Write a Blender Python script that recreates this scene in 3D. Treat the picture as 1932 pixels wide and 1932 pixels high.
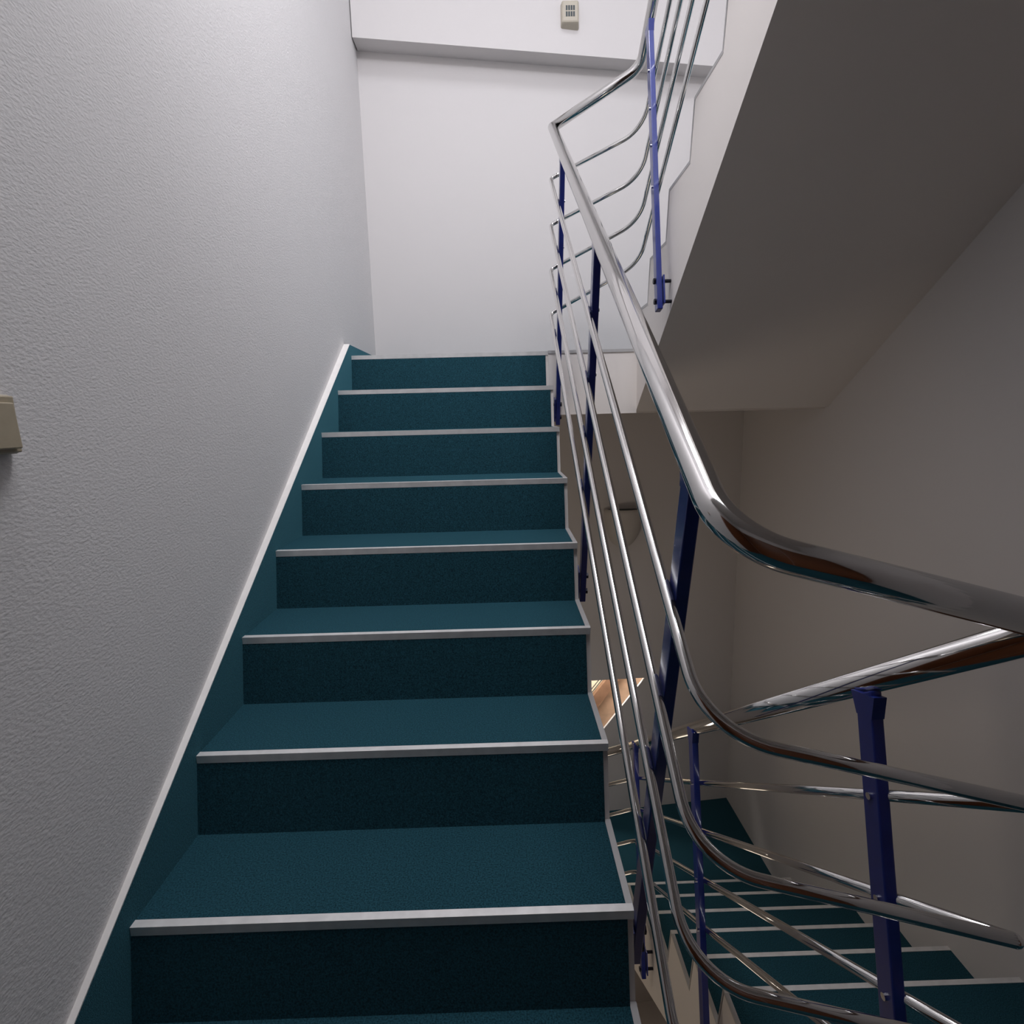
import bpy, bmesh, math
from mathutils import Vector, Matrix

C = bpy.context.scene.collection
for o in list(bpy.data.objects):
    bpy.data.objects.remove(o)

# ------------------------------------------------------------------ camera
CAM = Vector((0.74, -0.9173, 0.9442))
yaw, pitch, roll, FPX = 0.0108, -0.1698, -0.0244, 1040.33
fwd = Vector((math.sin(yaw) * math.cos(pitch), math.cos(yaw) * math.cos(pitch), math.sin(pitch)))
right = Vector((math.cos(yaw), -math.sin(yaw), 0))
up = right.cross(fwd)
r2 = math.cos(roll) * right + math.sin(roll) * up
u2 = -math.sin(roll) * right + math.cos(roll) * up
cd = bpy.data.cameras.new('camera')
cam = bpy.data.objects.new('camera', cd)
C.objects.link(cam)
cam.matrix_world = Matrix(((r2.x, u2.x, -fwd.x, CAM.x), (r2.y, u2.y, -fwd.y, CAM.y),
                           (r2.z, u2.z, -fwd.z, CAM.z), (0, 0, 0, 1)))
cd.sensor_width = 36
cd.sensor_fit = 'HORIZONTAL'
cd.lens = 36 * FPX / 1932
cd.clip_start = 0.02
bpy.context.scene.camera = cam

# ------------------------------------------------------------------ world, lights, exposure
w = bpy.data.worlds.new('world')
bpy.context.scene.world = w
w.use_nodes = True
w.node_tree.nodes['Background'].inputs[0].default_value = (0.6, 0.65, 0.8, 1)
w.node_tree.nodes['Background'].inputs[1].default_value = 0.05
vs = bpy.context.scene.view_settings
vs.view_transform = 'Standard'
vs.look = 'None'
vs.gamma = 1
vs.use_curve_mapping = False
vs.exposure = 0.0


def area(name, loc, rot, sx, sy, power, col):
    d = bpy.data.lights.new(name, 'AREA')
    d.shape = 'RECTANGLE'
    d.size, d.size_y, d.energy, d.color = sx, sy, power, col
    o = bpy.data.objects.new(name, d)
    C.objects.link(o)
    o.location = loc
    o.rotation_euler = rot
    return o


# ceiling luminaire of the top storey, added fills above and below, light behind the opening
area('ceiling_light', (1.15, -0.3, 6.2), (0, 0, 0), 1.9, 1.2, 62, (0.95, 0.98, 1.05))
area('over_flight_fill', (1.0, 0.5, 3.65), (0, 0, 0), 0.7, 0.5, 31, (0.99, 0.98, 1.02))  # unseen fill added over the flight to lift walls and treads
area('upper_front_fill', (0.9, -1.68, 4.6), (math.radians(72), 0, 0), 1.8, 1.3, 30, (0.93, 0.97, 1.08))  # added fill from front-high, no window there; evens beam and back wall
area('lower_storey_fill', (0.6, 1.2, -3.3), (math.radians(180), 0, 0), 0.8, 0.8, 3.5, (1.0, 0.84, 0.66))  # added fill shining up from below to lift the lower walls
area('under_flight_fill', (0.45, 0.85, -0.35), (math.radians(88), 0, math.radians(-38)), 0.3, 0.25, 2.6, (1.0, 0.86, 0.71))  # fill added out of sight under the flight, brightens the lower back wall
area('corridor_light', (1.45, 3.0, -0.60), (math.radians(30), 0, 0), 0.6, 0.12, 11.0, (1.0, 0.92, 0.84))

# ------------------------------------------------------------------ dimensions
T, R, W = 0.2706, 0.18, 0.9665          # tread, riser, flight width
XB, XR, YL = 1.404, 2.3765, 1.875       # well side of the other flights, right wall, landing edge
ZL = 7 * R                              # upper landing
ZC = ZL - 9 * R                         # camera's landing
ZD = ZC - 9 * R                         # lower landing
ZT = ZL + 9 * R
HF = 18 * R
YB = 1.928                              # first riser of the upper flight
SL = R / T


def wally(x):                           # back wall is slightly skewed
    return 2.606 + (x + 0.038) * 0.1102


# ------------------------------------------------------------------ materials
def mat(name, col, rough=0.5, metal=0.0, spec=0.5, noise=None, bump=None, coat=0.0, aniso=None):
    m = bpy.data.materials.new(name)
    m.use_nodes = True
    nt = m.node_tree
    b = nt.nodes['Principled BSDF']
    b.inputs['Base Color'].default_value = (*col, 1)
    b.inputs['Roughness'].default_value = rough
    b.inputs['Metallic'].default_value = metal
    b.inputs['Specular IOR Level'].default_value = spec
    if coat:
        b.inputs['Coat Weight'].default_value = coat
        b.inputs['Coat Roughness'].default_value = 0.1
    tc = nt.nodes.new('ShaderNodeTexCoord')
    if noise:                            # (scale, low multiplier, high multiplier)
        n = nt.nodes.new('ShaderNodeTexNoise')
        n.inputs['Scale'].default_value = noise[0]
        n.inputs['Detail'].default_value = 3
        nt.links.new(tc.outputs['Object'], n.inputs['Vector'])
        r = nt.nodes.new('ShaderNodeValToRGB')
        r.color_ramp.elements[0].position = 0.3
        r.color_ramp.elements[1].position = 0.7
        r.color_ramp.elements[0].color = (*[c * noise[1] for c in col], 1)
        r.color_ramp.elements[1].color = (*[min(1, c * noise[2]) for c in col], 1)
        nt.links.new(n.outputs['Fac'], r.inputs['Fac'])
        nt.links.new(r.outputs['Color'], b.inputs['Base Color'])
    if bump:                             # (scale, strength, distance, stretch)
        mp = nt.nodes.new('ShaderNodeMapping')
        mp.inputs['Scale'].default_value = bump[3] if len(bump) > 3 else (1, 1, 1)
        if len(bump) > 4:
            mp.inputs['Rotation'].default_value = bump[4]
        nt.links.new(tc.outputs['Object'], mp.inputs['Vector'])
        n2 = nt.nodes.new('ShaderNodeTexNoise')
        n2.inputs['Scale'].default_value = bump[0]
        n2.inputs['Detail'].default_value = 4
        nt.links.new(mp.outputs['Vector'], n2.inputs['Vector'])
        bm_ = nt.nodes.new('ShaderNodeBump')
        bm_.inputs['Strength'].default_value = bump[1]
        bm_.inputs['Distance'].default_value = bump[2]
        nt.links.new(n2.outputs['Fac'], bm_.inputs['Height'])
        nt.links.new(bm_.outputs['Normal'], b.inputs['Normal'])
    return m


M_ROUGH = mat('rough_plaster', (0.77, 0.755, 0.755), 0.85, spec=0.2, bump=(120, 0.4, 0.003, (1, 1, 1.7), (0.5, 0, 0)))
M_WALL = mat('smooth_plaster', (0.74, 0.71, 0.70), 0.8, spec=0.25, bump=(60, 0.12, 0.002))
M_SIDE = mat('white_painted_concrete', (0.86, 0.81, 0.775), 0.75, spec=0.25, bump=(30, 0.08, 0.002))
M_SOFF = mat('painted_soffit', (0.72, 0.68, 0.65), 0.85, spec=0.2, bump=(40, 0.08, 0.002))
M_CARPET = mat('teal_needle_felt', (0.013, 0.054, 0.074), 0.95, spec=0.12, noise=(300, 0.4, 1.7), bump=(600, 0.5, 0.002))
M_ALU = mat('brushed_aluminium', (0.86, 0.85, 0.84), 0.4, metal=0.35, noise=(30, 0.9, 1.05))
M_TRIM = mat('grey_edge_trim', (0.52, 0.51, 0.51), 0.5, metal=0.2)
M_WHITE = mat('white_trim_paint', (0.90, 0.87, 0.84), 0.5, noise=(25, 0.95, 1.02))
M_CHROME = mat('polished_steel', (0.71, 0.70, 0.69), 0.09, metal=1.0, bump=(14, 0.05, 0.002))
M_BLUE = mat('blue_gloss_enamel', (0.014, 0.028, 0.20), 0.3, coat=0.5, noise=(40, 0.92, 1.06))
M_BLACK = mat('black_bolt_steel', (0.012, 0.012, 0.02), 0.4, metal=0.5)
M_BEIGE = mat('beige_plastic', (0.42, 0.36, 0.26), 0.35, noise=(60, 0.97, 1.03))
M_BEIGE2 = mat('pale_beige_plastic', (0.52, 0.47, 0.38), 0.45, noise=(60, 0.97, 1.03))
M_GRILL = mat('dark_grille', (0.06, 0.075, 0.08), 0.6)
M_LAMP = mat('frosted_lamp_shade', (0.62, 0.58, 0.54), 0.5)
M_WOOD = mat('pale_wood', (0.66, 0.46, 0.33), 0.5, noise=(9, 0.75, 1.15))
M_WOODD = mat('brown_wood', (0.28, 0.16, 0.10), 0.5, noise=(12, 0.8, 1.1))
M_CREAM = mat('cream_panel', (0.85, 0.78, 0.6), 0.5)


_b = M_CARPET.node_tree.nodes['Principled BSDF']
_b.inputs['Sheen Weight'].default_value = 0.38
_b.inputs['Sheen Roughness'].default_value = 0.45
_b.inputs['Sheen Tint'].default_value = (0.22, 0.68, 0.85, 1)


# ------------------------------------------------------------------ mesh helpers
def finish(name, bm, m, parent=None, smooth=False, bevel=0.0):
    bmesh.ops.remove_doubles(bm, verts=bm.verts, dist=1e-6)
    bmesh.ops.recalc_face_normals(bm, faces=bm.faces)
    me = bpy.data.meshes.new(name)
    bm.to_mesh(me)
    bm.free()
    me.materials.append(m)
    if smooth:
        for p in me.polygons:
            p.use_smooth = True
    o = bpy.data.objects.new(name, me)
    C.objects.link(o)
    if parent:
        o.parent = parent
    if bevel:
        b = o.modifiers.new('bevel', 'BEVEL')
        b.width = bevel
        b.segments = 2
        b.limit_method = 'ANGLE'
    return o


def add_box(bm, x0, x1, y0, y1, z0, z1):
    v = [bm.verts.new(p) for p in ((x0, y0, z0), (x1, y0, z0), (x1, y1, z0), (x0, y1, z0),
                                   (x0, y0, z1), (x1, y0, z1), (x1, y1, z1), (x0, y1, z1))]
    for f in ((0, 3, 2, 1), (4, 5, 6, 7), (0, 1, 5, 4), (1, 2, 6, 5), (2, 3, 7, 6), (3, 0, 4, 7)):
        bm.faces.new([v[i] for i in f])
    return v


def box(name, x0, x1, y0, y1, z0, z1, m, parent=None, bevel=0.0):
    bm = bmesh.new()
    add_box(bm, x0, x1, y0, y1, z0, z1)
    return finish(name, bm, m, parent, bevel=bevel)


def add_prism(bm, poly, fn0, fn1):
    """poly of 2-D points, fn0/fn1 turn each into a 3-D point on both end faces"""
    a = [bm.verts.new(fn0(*p)) for p in poly]
    b = [bm.verts.new(fn1(*p)) for p in poly]
    n = len(poly)
    f1 = bm.faces.new(a)
    f2 = bm.faces.new(b[::-1])
    for i in range(n):
        bm.faces.new((a[i], b[i], b[(i + 1) % n], a[(i + 1) % n]))
    bm.normal_update()
    bmesh.ops.triangulate(bm, faces=[f1, f2], ngon_method='EAR_CLIP')


def xprism(name, poly, x0, x1, m, parent=None):
    bm = bmesh.new()
    add_prism(bm, poly, lambda y, z: (x0, y, z), lambda y, z: (x1, y, z))
    return finish(name, bm, m, parent)


def zprism(name, poly, z0, z1, m, parent=None):
    bm = bmesh.new()
    add_prism(bm, poly, lambda x, y: (x, y, z0), lambda x, y: (x, y, z1))
    return finish(name, bm, m, parent)


def fillet(pts, radii, seg=14):
    pts = [Vector(p) for p in pts]
    out = [pts[0]]
    for i in range(1, len(pts) - 1):
        a, b, c = pts[i - 1], pts[i], pts[i + 1]
        r = radii[i - 1]
        d1, d2 = (a - b).normalized(), (c - b).normalized()
        if r <= 0:
            out.append(b)
            continue
        ang = d1.angle(d2)
        L = min(r / math.tan(ang / 2), (a - b).length * 0.45, (c - b).length * 0.45)
        p0, p1 = b + d1 * L, b + d2 * L
        rr = L * math.tan(ang / 2)
        cen = b + (d1 + d2).normalized() * (rr / math.sin(ang / 2))
        e0, e1 = (p0 - cen), (p1 - cen)
        tot = e0.angle(e1)
        for k in range(seg + 1):
            t = k / seg
            out.append(cen + (e0 * math.sin((1 - t) * tot) + e1 * math.sin(t * tot)) / math.sin(tot))
    out.append(pts[-1])
    return out


def add_tube(bm, pts, rad, n=20, cap=True):
    pts = [Vector(p) for p in pts]
    d = (pts[1] - pts[0]).normalized()
    nrm = d.orthogonal().normalized()
    rings = []
    for i, p in enumerate(pts):
        if i == 0:
            t = (pts[1] - pts[0]).normalized()
            sc = t
        elif i == len(pts) - 1:
            t = (pts[-1] - pts[-2]).normalized()
        else:
            t = ((pts[i + 1] - p).normalized() + (p - pts[i - 1]).normalized()).normalized()
        nrm = (nrm - t * nrm.dot(t)).normalized()
        bn = t.cross(nrm)
        k = 1.0
        if 0 < i < len(pts) - 1:
            half = (pts[i + 1] - p).angle(p - pts[i - 1]) / 2
            k = 1 / max(0.5, math.cos(half))
        ring = []
        # mitre stretch in the plane of the bend
        bd = None
        if k > 1.001:
            bd = ((pts[i + 1] - p).normalized() - (p - pts[i - 1]).normalized()).normalized()
        for j in range(n):
            a = 2 * math.pi * j / n
            o_ = (nrm * math.cos(a) + bn * math.sin(a)) * rad
            if bd is not None:
                o_ += bd * o_.dot(bd) * (k - 1)
            ring.append(bm.verts.new(p + o_))
        rings.append(ring)
    for a, b in zip(rings, rings[1:]):
        for j in range(n):
            bm.faces.new((a[j], a[(j + 1) % n], b[(j + 1) % n], b[j]))
    if cap:
        bm.faces.new(rings[0][::-1])
        bm.faces.new(rings[-1])


def tube(name, pts, rad, m, parent=None, n=20):
    bm = bmesh.new()
    add_tube(bm, pts, rad, n)
    o = finish(name, bm, m, parent)
    for p in o.data.polygons:
        p.use_smooth = len(p.vertices) == 4
    return o


def thing(name, label, cat, loc=(0, 0, 0), group=None):
    o = bpy.data.objects.new(name, None)
    o.empty_display_size = 0.1
    C.objects.link(o)
    o.location = loc
    o['label'], o['category'] = label, cat
    if group:
        o['group'] = group
    return o


def struct(o):
    o['kind'] = 'structure'
    return o


# ------------------------------------------------------------------ room shell
ZLO, ZHI, YF = -3.75, 6.3, -1.75
YK = wally(XR) + 0.0
bm = bmesh.new()
add_prism(bm, [(-0.25, YF - .15), (-0.0145 - .0085 * YF - .0, YF - .15), (-0.0145 - .0085 * 2.75, 2.75), (-0.25, 2.75)],
          lambda x, y: (x, y, ZLO), lambda x, y: (x, y, ZHI))
struct(finish('wall_left', bm, M_ROUGH))
struct(box('wall_right', XR, XR + 0.2, YF - .15, 3.2, ZLO, ZHI, M_WALL))
struct(box('wall_front', -0.25, XR + .2, YF - .15, YF, ZLO, ZHI, M_WALL))
struct(box('ceiling', -0.25, XR + .2, YF - .15, 3.2, ZHI, ZHI + .15, M_WALL))
struct(box('floor', -0.25, XR + .2, YF - .15, 3.2, ZLO - .15, ZLO, M_WALL))

# back wall, with a slanted borrowed-light opening low down
OP = [(1.02, -0.915), (1.712, -0.935), (1.02, -1.79)]


def backwall():
    bm = bmesh.new()
    x0, x1 = -0.25, XR + 0.2
    out = [(x0, ZLO), (x1, ZLO), (x1, ZHI), (x0, ZHI)]
    regs = [
        [(x0, ZLO), (x1, ZLO), OP[2]], [(x1, ZLO), OP[1], OP[2]], [(x1, ZLO), (x1, ZHI), OP[1]],
        [(x1, ZHI), (x0, ZHI), OP[0]], [(x1, ZHI), OP[0], OP[1]], [(x0, ZHI), (x0, ZLO), OP[0]],
        [(x0, ZLO), OP[2], OP[0]]]
    for r_ in regs:
        for dy in (0, 0.02):
            vs_ = [bm.verts.new((x, wally(x) + dy, z)) for x, z in r_]
            bm.faces.new(vs_)
    for ring in (out, OP):
        for i in range(len(ring)):
            a, b = ring[i], ring[(i + 1) % len(ring)]
            bm.faces.new([bm.verts.new(p) for p in ((a[0], wally(a[0]), a[1]), (b[0], wally(b[0]), b[1]),
                                                    (b[0], wally(b[0]) + .02, b[1]), (a[0], wally(a[0]) + .02, a[1]))])
    return finish('wall_back', bm, M_WALL)


struct(backwall())
# projecting beam over the upper landing
bm = bmesh.new()
BD = 0.115
add_prism(bm, [(-0.03, wally(-.03) + .02), (XR - .005, wally(XR) + .02), (XR - .005, wally(XR) - BD), (-0.03, wally(-.03) - BD)],
          lambda x, y: (x, y, 3.006 - 0.022 * max(0, x)), lambda x, y: (x, y, ZHI - .005))
b_ = struct(finish('trim_1', bm, M_WALL))
b_['label'] = 'white beam projecting from the back wall above the upper landing'

M_ADDED_DOOR = mat('added_door_brown', (0.16, 0.055, 0.022), 0.4, noise=(14, 0.75, 1.15))  # wood of the unseen doors, added for brown reflections in the railings
dr = bpy.data.objects.new('added_door_1', None)  # unseen, added behind the camera for the railings to reflect
C.objects.link(dr)
dr.location = (1.2, YF, ZC)
dr['kind'] = 'structure'


def rel0(o, root):
    o.parent = root
    o.matrix_parent_inverse = Matrix.Translation(-Vector(root.location))
    return o


rel0(box('added_door_leaf', .1, 1.16, YF + .001, YF + .045, ZC + .005, ZC + 2.05, M_ADDED_DOOR, bevel=.003), dr)
rel0(box('added_door_leaf', 1.17, 2.23, YF + .001, YF + .045, ZC + .005, ZC + 2.05, M_ADDED_DOOR, bevel=.003), dr)
for a_, b_2, c_, d_ in ((.02, .1, ZC, ZC + 2.13), (2.23, 2.31, ZC, ZC + 2.13), (.1, 2.23, ZC + 2.05, ZC + 2.13)):
    rel0(box('added_door_frame', a_, b_2, YF + .001, YF + .07, c_ + .001, d_, M_ADDED_DOOR, bevel=.003), dr)

d2 = bpy.data.objects.new('added_door_2', None)  # also unseen and added, puts brown into the crossing handrail
C.objects.link(d2)
d2.location = (0, -1.3, ZC)
d2['kind'] = 'structure'
rel0(box('added_door_leaf', .002, .04, -1.62, -.80, ZC + .005, ZC + 2.05, M_ADDED_DOOR, bevel=.003), d2)
rel0(box('added_door_frame', .002, .05, -.80, -.73, ZC + .001, ZC + 2.12, M_ADDED_DOOR, bevel=.003), d2)
rel0(box('added_door_frame', .002, .05, -1.62, -.80, ZC + 2.05, ZC + 2.12, M_ADDED_DOOR, bevel=.003), d2)

# upper landing slab
LY = 7 * T
struct(zprism('floor.001', [(-0.02, LY), (W, LY), (W, YL), (XB, YL), (XB, YL + .04), (XR, YL + .04),
                            (XR, wally(XR) - .001), (-0.02, wally(-.02) - .001)], 0.9515, ZL - .006, M_SIDE))
struct(zprism('floor.002', [(-0.03, LY + .03), (W, LY + .03), (W, YL + .014), (XB, YL + .014), (XB, YL + .06), (XR, YL + .06),
                            (XR, wally(XR) - .001), (-0.03, wally(-.03) - .001)], ZL - .0058, ZL, M_CARPET))
# metal trim along the landing edge over the stair well
struct(box('trim_2', W, XB, YL - .004, YL + .014, ZL - .012, ZL + .002, M_TRIM))
# camera's landing
YC = -T
struct(box('floor.003', -0.0, XR, YF, YC - .03, ZC - .31, ZC - .006, M_SIDE))
struct(box('floor.004', -0.0, XR, YF, YC - .04, ZC - .0058, ZC, M_CARPET))
# lower landing
struct(zprism('floor.005', [(-0.02, LY), (XB, LY), (XB, YL + .04), (XR, YL + .04),
                            (XR, wally(XR) - .001), (-0.02, wally(-.02) - .001)], ZD - .31, ZD - .006, M_SIDE))
struct(zprism('floor.006', [(-0.02, LY + .03), (XB, LY + .03), (XB, YL + .06), (XR, YL + .06),
                            (XR, wally(XR) - .001), (-0.02, wally(-.02) - .001)], ZD - .0058, ZD, M_CARPET))
# landing that the upper flight climbs to, above and behind the camera
struct(box('floor.007', -0.0, XR, YF, YC - .03, ZT - .31, ZT, M_SOFF))
# low skirting of the upper landing on the left wall
struct(box('baseboard_left', -0.036, 0.0, LY + .03, 2.59, ZL, ZL + .052, M_CARPET))

# ------------------------------------------------------------------ flights of stairs
CW = 0.0125                              # bare strip beside the carpet on the well side
NF, ND = 0.017, 0.014                    # nosing height and depth
FOOT = 0.034                             # risers rake forward at the foot


def flight(label, x0, x1, well_hi, y_of, z0, n, sgn, soffit_pts, carpet_ends):
    """n risers; y_of(k) is the y of nosing k; treads run in direction sgn; well side is x1 if well_hi else x0"""
    st = thing('staircase', label, 'stairs', (0, 0, 0))
    yo = lambda k: y_of(k)
    # concrete body
    prof = []
    for k in range(n):
        prof.append((yo(k) - sgn * (FOOT - .008), z0 + k * R - .006))
        prof.append((yo(k) + sgn * .008, z0 + (k + 1) * R - .006))
    prof.append((yo(n - 1) + sgn * 0.03, z0 + n * R - .006))
    body = xprism('concrete_body', prof + soffit_pts, x0, x1, M_SIDE, st)
    if well_hi:
        c0, c1 = x0, x1 - CW
        e0, e1 = x1 - CW, x1 + .001
    else:
        c0, c1 = x0 + CW, x1
        e0, e1 = x0 - .001, x0 + CW
    for k in range(n):
        y, z = yo(k), z0 + k * R
        # riser carpet
        xprism('riser', [(y - sgn * FOOT, z), (y - sgn * .002, z + R - NF + .002), (y + sgn * .0085, z + R - NF + .002),
                         (y - sgn * (FOOT - .010), z)], c0, c1 - (.0 if well_hi else 0), M_CARPET, st)
        # tread carpet (not for the landing)
        if k < n - 1:
            y2 = yo(k + 1) - sgn * (FOOT - .008)
            ya, yb = sorted((y + sgn * ND, y2))
            box('tread', c0, c1, ya, yb, z + R - .0062, z + R, M_CARPET, st)
            ya, yb = sorted((y + sgn * .003, y2))
            if carpet_ends:
                box('edge_trim', e0, e1, ya, yb, z + R - .010, z + R + .0012, M_TRIM, st)
        # aluminium nosing : an angle lapping tread and riser
        yy = y - sgn * .003
        pr = [(yy, z + R + .0018), (yy + sgn * (ND + .003), z + R + .0018), (yy + sgn * (ND + .003), z + R - .004),
              (yy + sgn * .004, z + R - .006), (yy + sgn * .004, z + R - NF), (yy, z + R - NF)]
        ends = (c0 if well_hi else e0, x1 if well_hi else c1)
        xprism('nosing', pr, ends[0] + .0005, ends[1], M_ALU, st)
    return st, body


# the flight in front of the camera: nosing k=0 is one step below the nearest seen
so = [(LY + .03, 0.9515), (LY - .02, 0.9515), (YC + .35, ZC - .31), (YC - .03, ZC - .31)]
stA, bA = flight('teal carpeted staircase with aluminium nosings rising ahead beside the left wall', 0.0, W, True,
                 lambda k: (k - 1) * T, ZC, 9, 1, so, True)
# wall-side skirting of that flight: teal carpet upstand with a white top edge
SK = 0.062
sk = [(YC - .02, ZC - .05), (LY + .03, ZL - R - .05), (LY + .03, ZL + .052), ((ZL + .052 - SK) / SL, ZL + .052), (YC - .02, (YC - .02) * SL + SK)]
xprism('skirting', sk, -0.014, 0.0, M_CARPET, stA)
top = [(YC - .02, (YC - .02) * SL + SK - .004), ((ZL + .052 - SK) / SL, ZL + .050), ((ZL + .052 - SK) / SL + .004, ZL + .056),
       (YC - .02, (YC - .02) * SL + SK + .003)]
tp = xprism('skirting_cap', top, -0.03, -0.0012, M_WHITE, stA)
tp['label'] = 'white painted top edge of the skirting'

# the flight that climbs back over the camera on the right


def soffB(dz):
    f = lambda y: 2.262 - 0.690 * y + dz
    ye = YC + .02
    return [(ye, ZT - .02 + dz), (ye, ZT - .31 + dz), ((2.262 + dz - (ZT - .31 + dz)) / .690, ZT - .31 + dz),
            (YL + .01, f(YL + .01)), (YB + .03, 0.9515 + dz)]


stB, bB = flight('upper staircase with white side, climbing to the right over its grey soffit', XB, XR, False,
                 lambda k: YB - k * T, ZL, 9, -1, soffB(0), True)
bB['label'] = 'white painted concrete flight with smooth sloping soffit'
stC, bC = flight('dark lower staircase descending at bottom right behind the railings', XB, XR, False,
                 lambda k: YB - k * T, ZD, 9, -1, soffB(-HF), True)
# thin grey trims down the riser edges on the white sides of both flights
for st, z0 in ((stB, ZL), (stC, ZD)):
    for k in range(9):
        y, z = YB - k * T, z0 + k * R
        xprism('edge_trim', [(y + FOOT, z), (y + .002, z + R), (y - .006, z + R), (y + FOOT - .008, z)], XB - .0012, XB + .004, M_TRIM, st)

# ------------------------------------------------------------------ railings
HR, TR = 0.0212, 0.0092
GA = 0.677


def post(parent, x, p_top, p_bot, lean, bolt_rows, rail_pts, xside):
    """flat blue bar leaning square to the slope, bolted to the stair side; xside is the x of the stair side"""
    a, b = Vector((x, *p_top)), Vector((x, *p_bot))
    d = (a - b).normalized()
    n = Vector((0, d.z, -d.y))
    hx, hy = 0.0105, 0.020
    bm = bmesh.new()
    vs_ = []
    for p, cut in ((b, 0.0), (a, 1.0)):
        for sx, sn in ((-1, -1), (1, -1), (1, 1), (-1, 1)):
            q = p + Vector((sx * hx, 0, 0)) + n * (sn * hy)
            if cut:
                q = q + d * (sn * hy * lean * 0.35)
            vs_.append(bm.verts.new(q))
    for f in ((0, 3, 2, 1), (4, 5, 6, 7), (0, 1, 5, 4), (1, 2, 6, 5), (2, 3, 7, 6), (3, 0, 4, 7)):
        bm.faces.new([vs_[i] for i in f])
    po = finish('post', bm, M_BLUE, parent, bevel=0.0025)
    # saddle under the handrail
    bm = bmesh.new()
    q = a
    along = Vector((0, -d.z, d.y))
    vs_ = []
    for c_, e in ((q - d * .040, .0202), (q - d * .002, .031)):
        for sx, sn in ((-1, -1), (1, -1), (1, 1), (-1, 1)):
            vs_.append(bm.verts.new(c_ + Vector((sx * (hx + .0004), 0, 0)) + n * (sn * e)))
    for f in ((0, 3, 2, 1), (4, 5, 6, 7), (0, 1, 5, 4), (1, 2, 6, 5), (2, 3, 7, 6), (3, 0, 4, 7)):
        bm.faces.new([vs_[i] for i in f])
    finish('saddle', bm, M_BLUE, po)
    sgx = 1 if xside < x else -1
    if bolt_rows:
        bm = bmesh.new()
        c_ = b + d * 0.075
        vs_ = []
        for xx in (x - sgx * (hx + .009), x - sgx * (hx + .003)):
            for s1, s2 in ((-1, -1), (1, -1), (1, 1), (-1, 1)):
                vs_.append(bm.verts.new(Vector((xx, c_.y, c_.z)) + n * (s1 * .026) + d * (s2 * .055)))
        for f in ((0, 3, 2, 1), (4, 5, 6, 7), (0, 1, 5, 4), (1, 2, 6, 5), (2, 3, 7, 6), (3, 0, 4, 7)):
            bm.faces.new([vs_[i] for i in f])
        finish('mounting_plate', bm, M_BLUE, po, bevel=0.001)
    for h in bolt_rows:
        c_ = b + d * h
        bm = bmesh.new()
        add_tube(bm, [(xside, c_.y, c_.z), (x + sgx * hx, c_.y, c_.z)], 0.007, 10)
        add_tube(bm, [(x + sgx * hx, c_.y, c_.z), (x + sgx * (hx + .008), c_.y, c_.z)], 0.011, 6)
        finish('bolt', bm, M_BLACK, po)
    for (yy, zz) in rail_pts:
        bm = bmesh.new()
        add_tube(bm, [(x + sgx * hx, yy, zz), (x + sgx * (hx + .004), yy, zz)], 0.006, 10)
        finish('screw', bm, M_CHROME, po)
    return po


def toward(p, x0, x1):
    """the posts were measured on the rail plane x0 but stand on x1, a little nearer the well"""
    k = (x1 - CAM.x) / (x0 - CAM.x)
    return CAM.y + (p[0] - CAM.y) * k, CAM.z + (p[1] - CAM.z) * k


def line_y(p, q, t):
    return p[1] + (q[1] - p[1]) * t, p[2] + (q[2] - p[2]) * t


def hit(p, q, top_, bot_):
    """where a rail p-q crosses the post axis, in the y-z plane"""
    d1 = (q[1] - p[1], q[2] - p[2])
    d2 = (bot_[0] - top_[0], bot_[1] - top_[1])
    den = d1[0] * d2[1] - d1[1] * d2[0]
    t = ((top_[0] - p[1]) * d2[1] - (top_[1] - p[2]) * d2[0]) / den
    return p[1] + d1[0] * t, p[2] + d1[1] * t


# corner / vertex points: index 0 is the handrail, 1-4 the thin rails from the top
A_top = [(1.000, 1.880, 2.255), (0.990, 1.90, 2.046), (0.988, 1.90, 1.843), (0.986, 1.90, 1.644), (0.984, 1.90, 1.440)]
A_bot = [(1.000, -0.286, 0.794), (0.990, -0.268, 0.536), (0.990, -0.250, 0.326), (0.990, -0.246, 0.131), (0.990, -0.24, -0.085)]
C_top = [(1.370, -0.334, 0.696), (1.370, -0.332, 0.468), (1.370, -0.330, 0.276), (1.370, -0.328, 0.101), (1.370, -0.327, -0.066)]
B_bot = [(1.370, 1.735, 2.415), (1.370, 1.684, 2.147), (1.370, 1.704, 1.967), (1.370, 1.721, 1.793), (1.370, 1.715, 1.615)]
B_v0 = [(1.543, 2.543), (1.314, 2.393), (1.187, 2.311), (1.064, 2.230), (0.926, 2.140)]
C_mid = [(1.229, -0.407), (0.705, -0.252), (0.640, -0.387), (0.668, -0.585), (0.638, -0.743)]
C_bot = [(1.370, 1.77, -0.805), (1.370, 1.60, -0.870), (1.370, 1.62, -1.059), (1.370, 1.60, -1.226), (1.370, 1.58, -1.39)]
D_top = [(1.000, 1.880, -0.985), (0.990, 1.90, -1.194), (0.990, 1.90, -1.397), (0.990, 1.90, -1.596), (0.990, 1.90, -1.80)]

railA = thing('stair_railing', 'chrome railing on blue posts beside the teal flight, in the middle of the photo', 'railing', (W, 0.8, 0.7), None)
railB = thing('stair_railing', 'chrome railing of the upper flight, dark bars leaving the photo at the top', 'railing', (XB, 1.5, 1.5), None)
railC = thing('stair_railing', 'dim chrome railing of the lower flight with thick blue posts, bottom right', 'railing', (XB, 0.5, -1.0), None)


def rel(o, root):
    o.parent = root
    o.matrix_parent_inverse = Matrix.Translation(-Vector(root.location))
    return o


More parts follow.
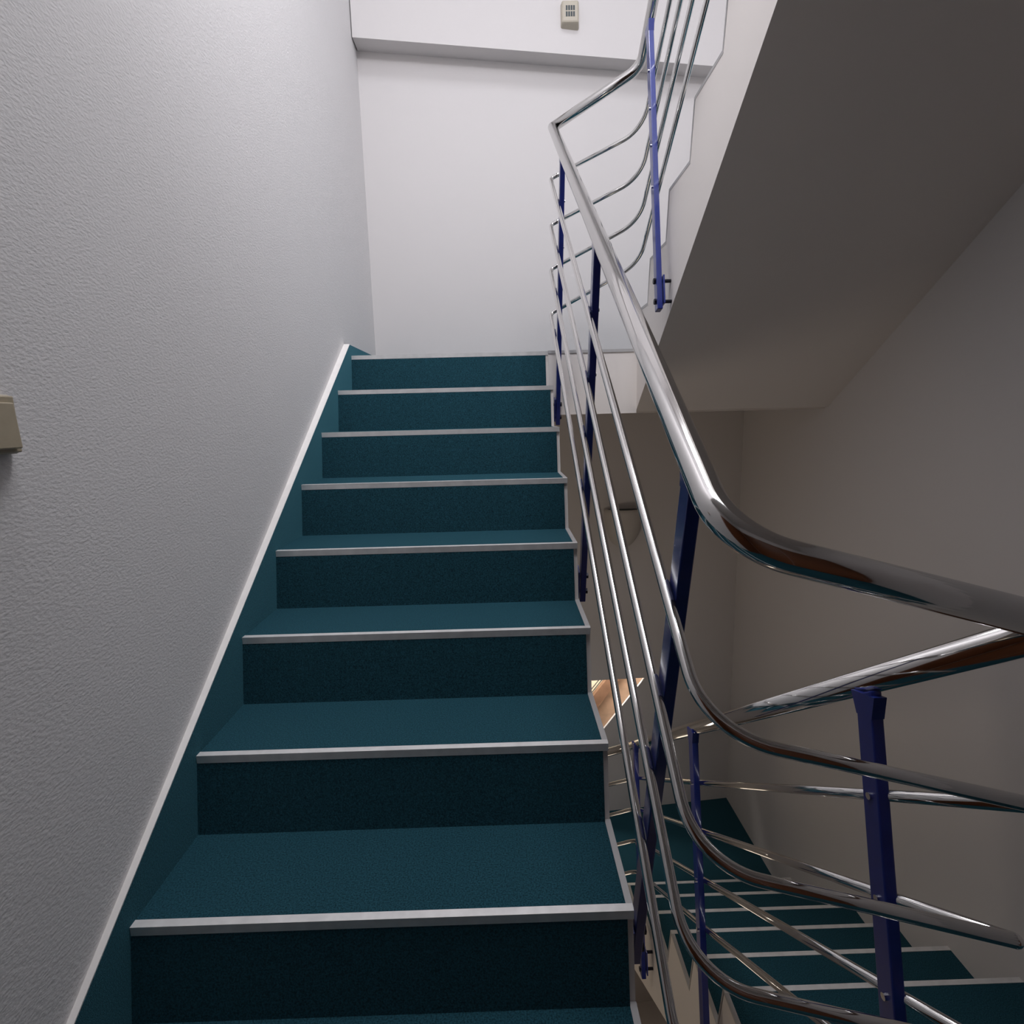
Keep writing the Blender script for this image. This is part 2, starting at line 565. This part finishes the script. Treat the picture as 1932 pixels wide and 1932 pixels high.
def ext(p, q, y):
    """extend q->(y) along line p->q (y-z), keep x"""
    t = (y - p[1]) / (q[1] - p[1])
    return (q[0], y, p[2] + (q[2] - p[2]) * t)


for i in range(5):
    rad = HR if i == 0 else TR
    nm = 'handrail' if i == 0 else 'rail'
    ns = 28 if i == 0 else 16
    # middle flight: upper corner, slope, bend, crossing to the lower flight's top corner
    fr = [0.10] if i == 0 else [0.11]
    tcap = Vector(A_top[i])
    pts = fillet([A_top[i], A_bot[i], C_top[i]], fr)
    if i:                                    # thin rails turn the upper corner with a small bend
        stub = tcap + (Vector(B_bot[i]) - tcap).normalized() * 0.05
        pts = fillet([stub, A_top[i], A_bot[i], C_top[i]], [0.022] + fr)
    rel(tube(nm, pts, rad, M_CHROME, None, ns), railA)
    # upper flight
    bb = B_bot[i]
    v0 = (bb[0], *B_v0[i])
    sl = -0.665
    end = (bb[0], -0.2, v0[2] + sl * (-0.2 - v0[1]))
    bb2 = (bb[0], bb[1], v0[2] + sl * (bb[1] - v0[1]))
    start = A_top[i] if i == 0 else stub
    pts = fillet([start, bb2, end], [0.09 if i == 0 else 0.17])
    rel(tube(nm, pts, rad, M_CHROME, None, ns), railB)
    # lower flight
    ct = C_top[i]
    cb = C_bot[i]
    dd = Vector(D_top[i])
    if i == 0:
        pts = fillet([ct, cb, dd], [0.06])
    else:
        st_ = Vector(ct) + (Vector(A_bot[i]) - Vector(ct)).normalized() * 0.0
        pts = fillet([ct, (1.37, *C_mid[i]), cb, dd], [0.0, 0.17])
    rel(tube(nm, pts, rad, M_CHROME, None, ns), railC)
    # ball-shaped weld where the corner turns
    bm = bmesh.new()
    bmesh.ops.create_uvsphere(bm, u_segments=20, v_segments=12, radius=rad * 1.0, matrix=Matrix.Translation(ct))
    rel(finish('corner_joint', bm, M_CHROME, None, smooth=True), railC)
bm = bmesh.new()
bmesh.ops.create_uvsphere(bm, u_segments=24, v_segments=14, radius=HR * 1.0, matrix=Matrix.Translation(A_top[0]))
rel(finish('corner_joint', bm, M_CHROME, None, smooth=True), railA)

# posts of the middle flight (top y-z, bottom y-z)
for (tp_, bt_) in (((1.560, 2.018), (1.885, 0.906)), ((0.695, 1.440), (1.022, 0.281)), ((-0.135, 0.872), (0.165, -0.29))):
    pts = [hit(A_top[i], A_bot[i], tp_, bt_) for i in range(1, 5)]
    p_ = post(None, 1.010, tp_, bt_, 1, (.035, .10), pts, W)
    rel(p_, railA)
# post of the upper flight
tp_, bt_ = (1.598, 2.492), (1.376, 1.350)
tp_, bt_ = toward(tp_, 1.37, 1.354), toward(bt_, 1.37, 1.354)
pts = [hit((1.37, *B_v0[i]), (1.37, B_v0[i][0] + 1, B_v0[i][1] - .665), tp_, bt_) for i in range(1, 5)]
rel(post(None, 1.354, tp_, bt_, -1, (.035, .115), pts, XB), railB)
# posts of the lower flight
for (tp_, bt_) in (((-0.022, 0.452), (-0.34, -0.80)), ((0.838, -0.140), (0.585, -1.30)), ((1.66, -0.715), (1.42, -1.85))):
    tp_, bt_ = toward(tp_, 1.37, 1.354), toward(bt_, 1.37, 1.354)
    pts = [hit(C_top[i], (1.37, *C_mid[i]), tp_, bt_) for i in range(1, 5)]
    rel(post(None, 1.354, tp_, bt_, -1, (.035, .115), pts, XB), railC)

# ------------------------------------------------------------------ light switch at the left edge
sw = thing('light_switch', 'beige rocker light switch on the rough left wall, cut by the photo edge', 'switch', (-.0145, -.104, .955))


def swbox(nm, y0, y1, z0, z1, d0, d1, m, bv, tilt=0):
    bm = bmesh.new()
    v = add_box(bm, -.0145 + d0, -.0145 + d1, y0, y1, z0, z1)
    if tilt:
        for q in v:
            if q.co.x > -.0145 + d0 + 1e-4 and q.co.z > (z0 + z1) / 2:
                q.co.x -= tilt
    return rel(finish(nm, bm, m, None, bevel=bv), sw)


swbox('mounting_box', -.151, -.057, .908, .996, 0.0, .012, M_BEIGE2, .003)
swbox('frame_plate', -.149, -.059, .910, .994, .012, .018, M_BEIGE, .002)
swbox('rocker', -.143, -.067, .916, .984, .018, .027, M_BEIGE, .002, .003)

# ------------------------------------------------------------------ beige sensor box high on the beam
yw = wally(1.16) - BD
sz = 3.165
sx = 1.172
se = thing('sensor_box', 'small beige wall box with dark grille high on the beam', 'sensor', (sx, yw, sz))
bm = bmesh.new()
v = add_box(bm, sx - .054, sx + .054, yw - .035, yw + .012, sz - .065, sz + .065)
for q in v:
    if q.co.y < yw - .02:
        q.co.x = sx + (q.co.x - sx) * 0.86
        if q.co.z < sz:
            q.co.z += .022
rel(finish('housing', bm, M_BEIGE2, None, bevel=0.008), se)
for i in range(4):
    for j in range(2):
        gx, gz = sx - .020 + i * .0135, sz + .026 - j * .030
        rel(box('grille_slot', gx - .005, gx + .005, yw - .0362, yw - .0345, gz - .012, gz + .012, M_GRILL), se)

# ------------------------------------------------------------------ bowl shaped wall lamp, switched off
lx, lz = 1.535, 0.318
ly = wally(lx)
la = thing('wall_lamp', 'unlit half-bowl lamp on the back wall, seen behind the slanting rails', 'wall lamp', (lx, ly, lz - .12))
bm = bmesh.new()
N, K = 28, 14
rx, rz, ry = 0.135, 0.27, 0.11
for shell, sgn_ in ((1.0, 1), (0.95, -1)):
    rings = []
    for k in range(K + 1):
        ph = (math.pi / 2) * k / K
        ring = []
        for j in range(N + 1):
            th = math.pi * j / N
            ring.append(bm.verts.new((lx + shell * rx * math.cos(th) * math.cos(ph) ** .8, ly + .004 - shell * ry * math.sin(th) * math.cos(ph) ** .8,
                                      lz - shell * rz * math.sin(ph))))
        rings.append(ring)
    for a, b in zip(rings, rings[1:]):
        for j in range(N):
            try:
                bm.faces.new((a[j], a[j + 1], b[j + 1], b[j]))
            except ValueError:
                pass
    if shell == 1.0:
        rim_o = rings[0]
    else:
        for j in range(N):
            bm.faces.new((rim_o[j], rim_o[j + 1], rings[0][j + 1], rings[0][j]))
rel(finish('bowl_shade', bm, M_LAMP, None, smooth=True), la)
bm = bmesh.new()
add_box(bm, lx - .10, lx + .10, ly - .045, ly - .001, lz - .05, lz - .005)
rel(finish('back_plate', bm, M_GRILL, None), la)

# ------------------------------------------------------------------ what shows through the slanted opening: lit timber
wy = lambda x, d: wally(x) + d
win = bpy.data.objects.new('window_1', None)
C.objects.link(win)
win.location = (1.36, wally(1.36) + .2, -1.2)
win['kind'] = 'structure'


def slantband(nm, o0, o1, d, m, th=.02):
    """timber band behind the wall, parallel to the slanted edge; o is its offset up-left of that edge"""
    dx, dz = (OP[1][0] - OP[2][0]), (OP[1][1] - OP[2][1])
    L = math.hypot(dx, dz)
    dx, dz = dx / L, dz / L
    nx, nz = -dz, dx
    g = 1 + d / 3.65
    bm = bmesh.new()
    pts = []
    for (t, o) in ((-.35, o0), (L + .35, o0), (L + .35, o1), (-.35, o1)):
        px, pz = OP[2][0] + dx * t + nx * o, OP[2][1] + dz * t + nz * o
        pts.append((CAM.x + (px - CAM.x) * g, CAM.z + (pz - CAM.z) * g))
    add_prism(bm, pts, lambda x, z: (x, wy(x, d), z), lambda x, z: (x, wy(x, d + th), z))
    return rel(finish(nm, bm, m, None), win)


slantband('wood_panel', -.35, .145, .52, M_WOOD)
slantband('wood_beam', .145, .225, .47, M_WOODD, .07)
slantband('cream_strip', .225, .248, .52, M_CREAM)
slantband('dark_strip', .248, .255, .52, M_GRILL)
slantband('cream_strip', .255, .266, .52, M_CREAM)
slantband('dark_strip', .266, .273, .52, M_GRILL)
slantband('cream_strip', .273, .70, .52, M_CREAM)
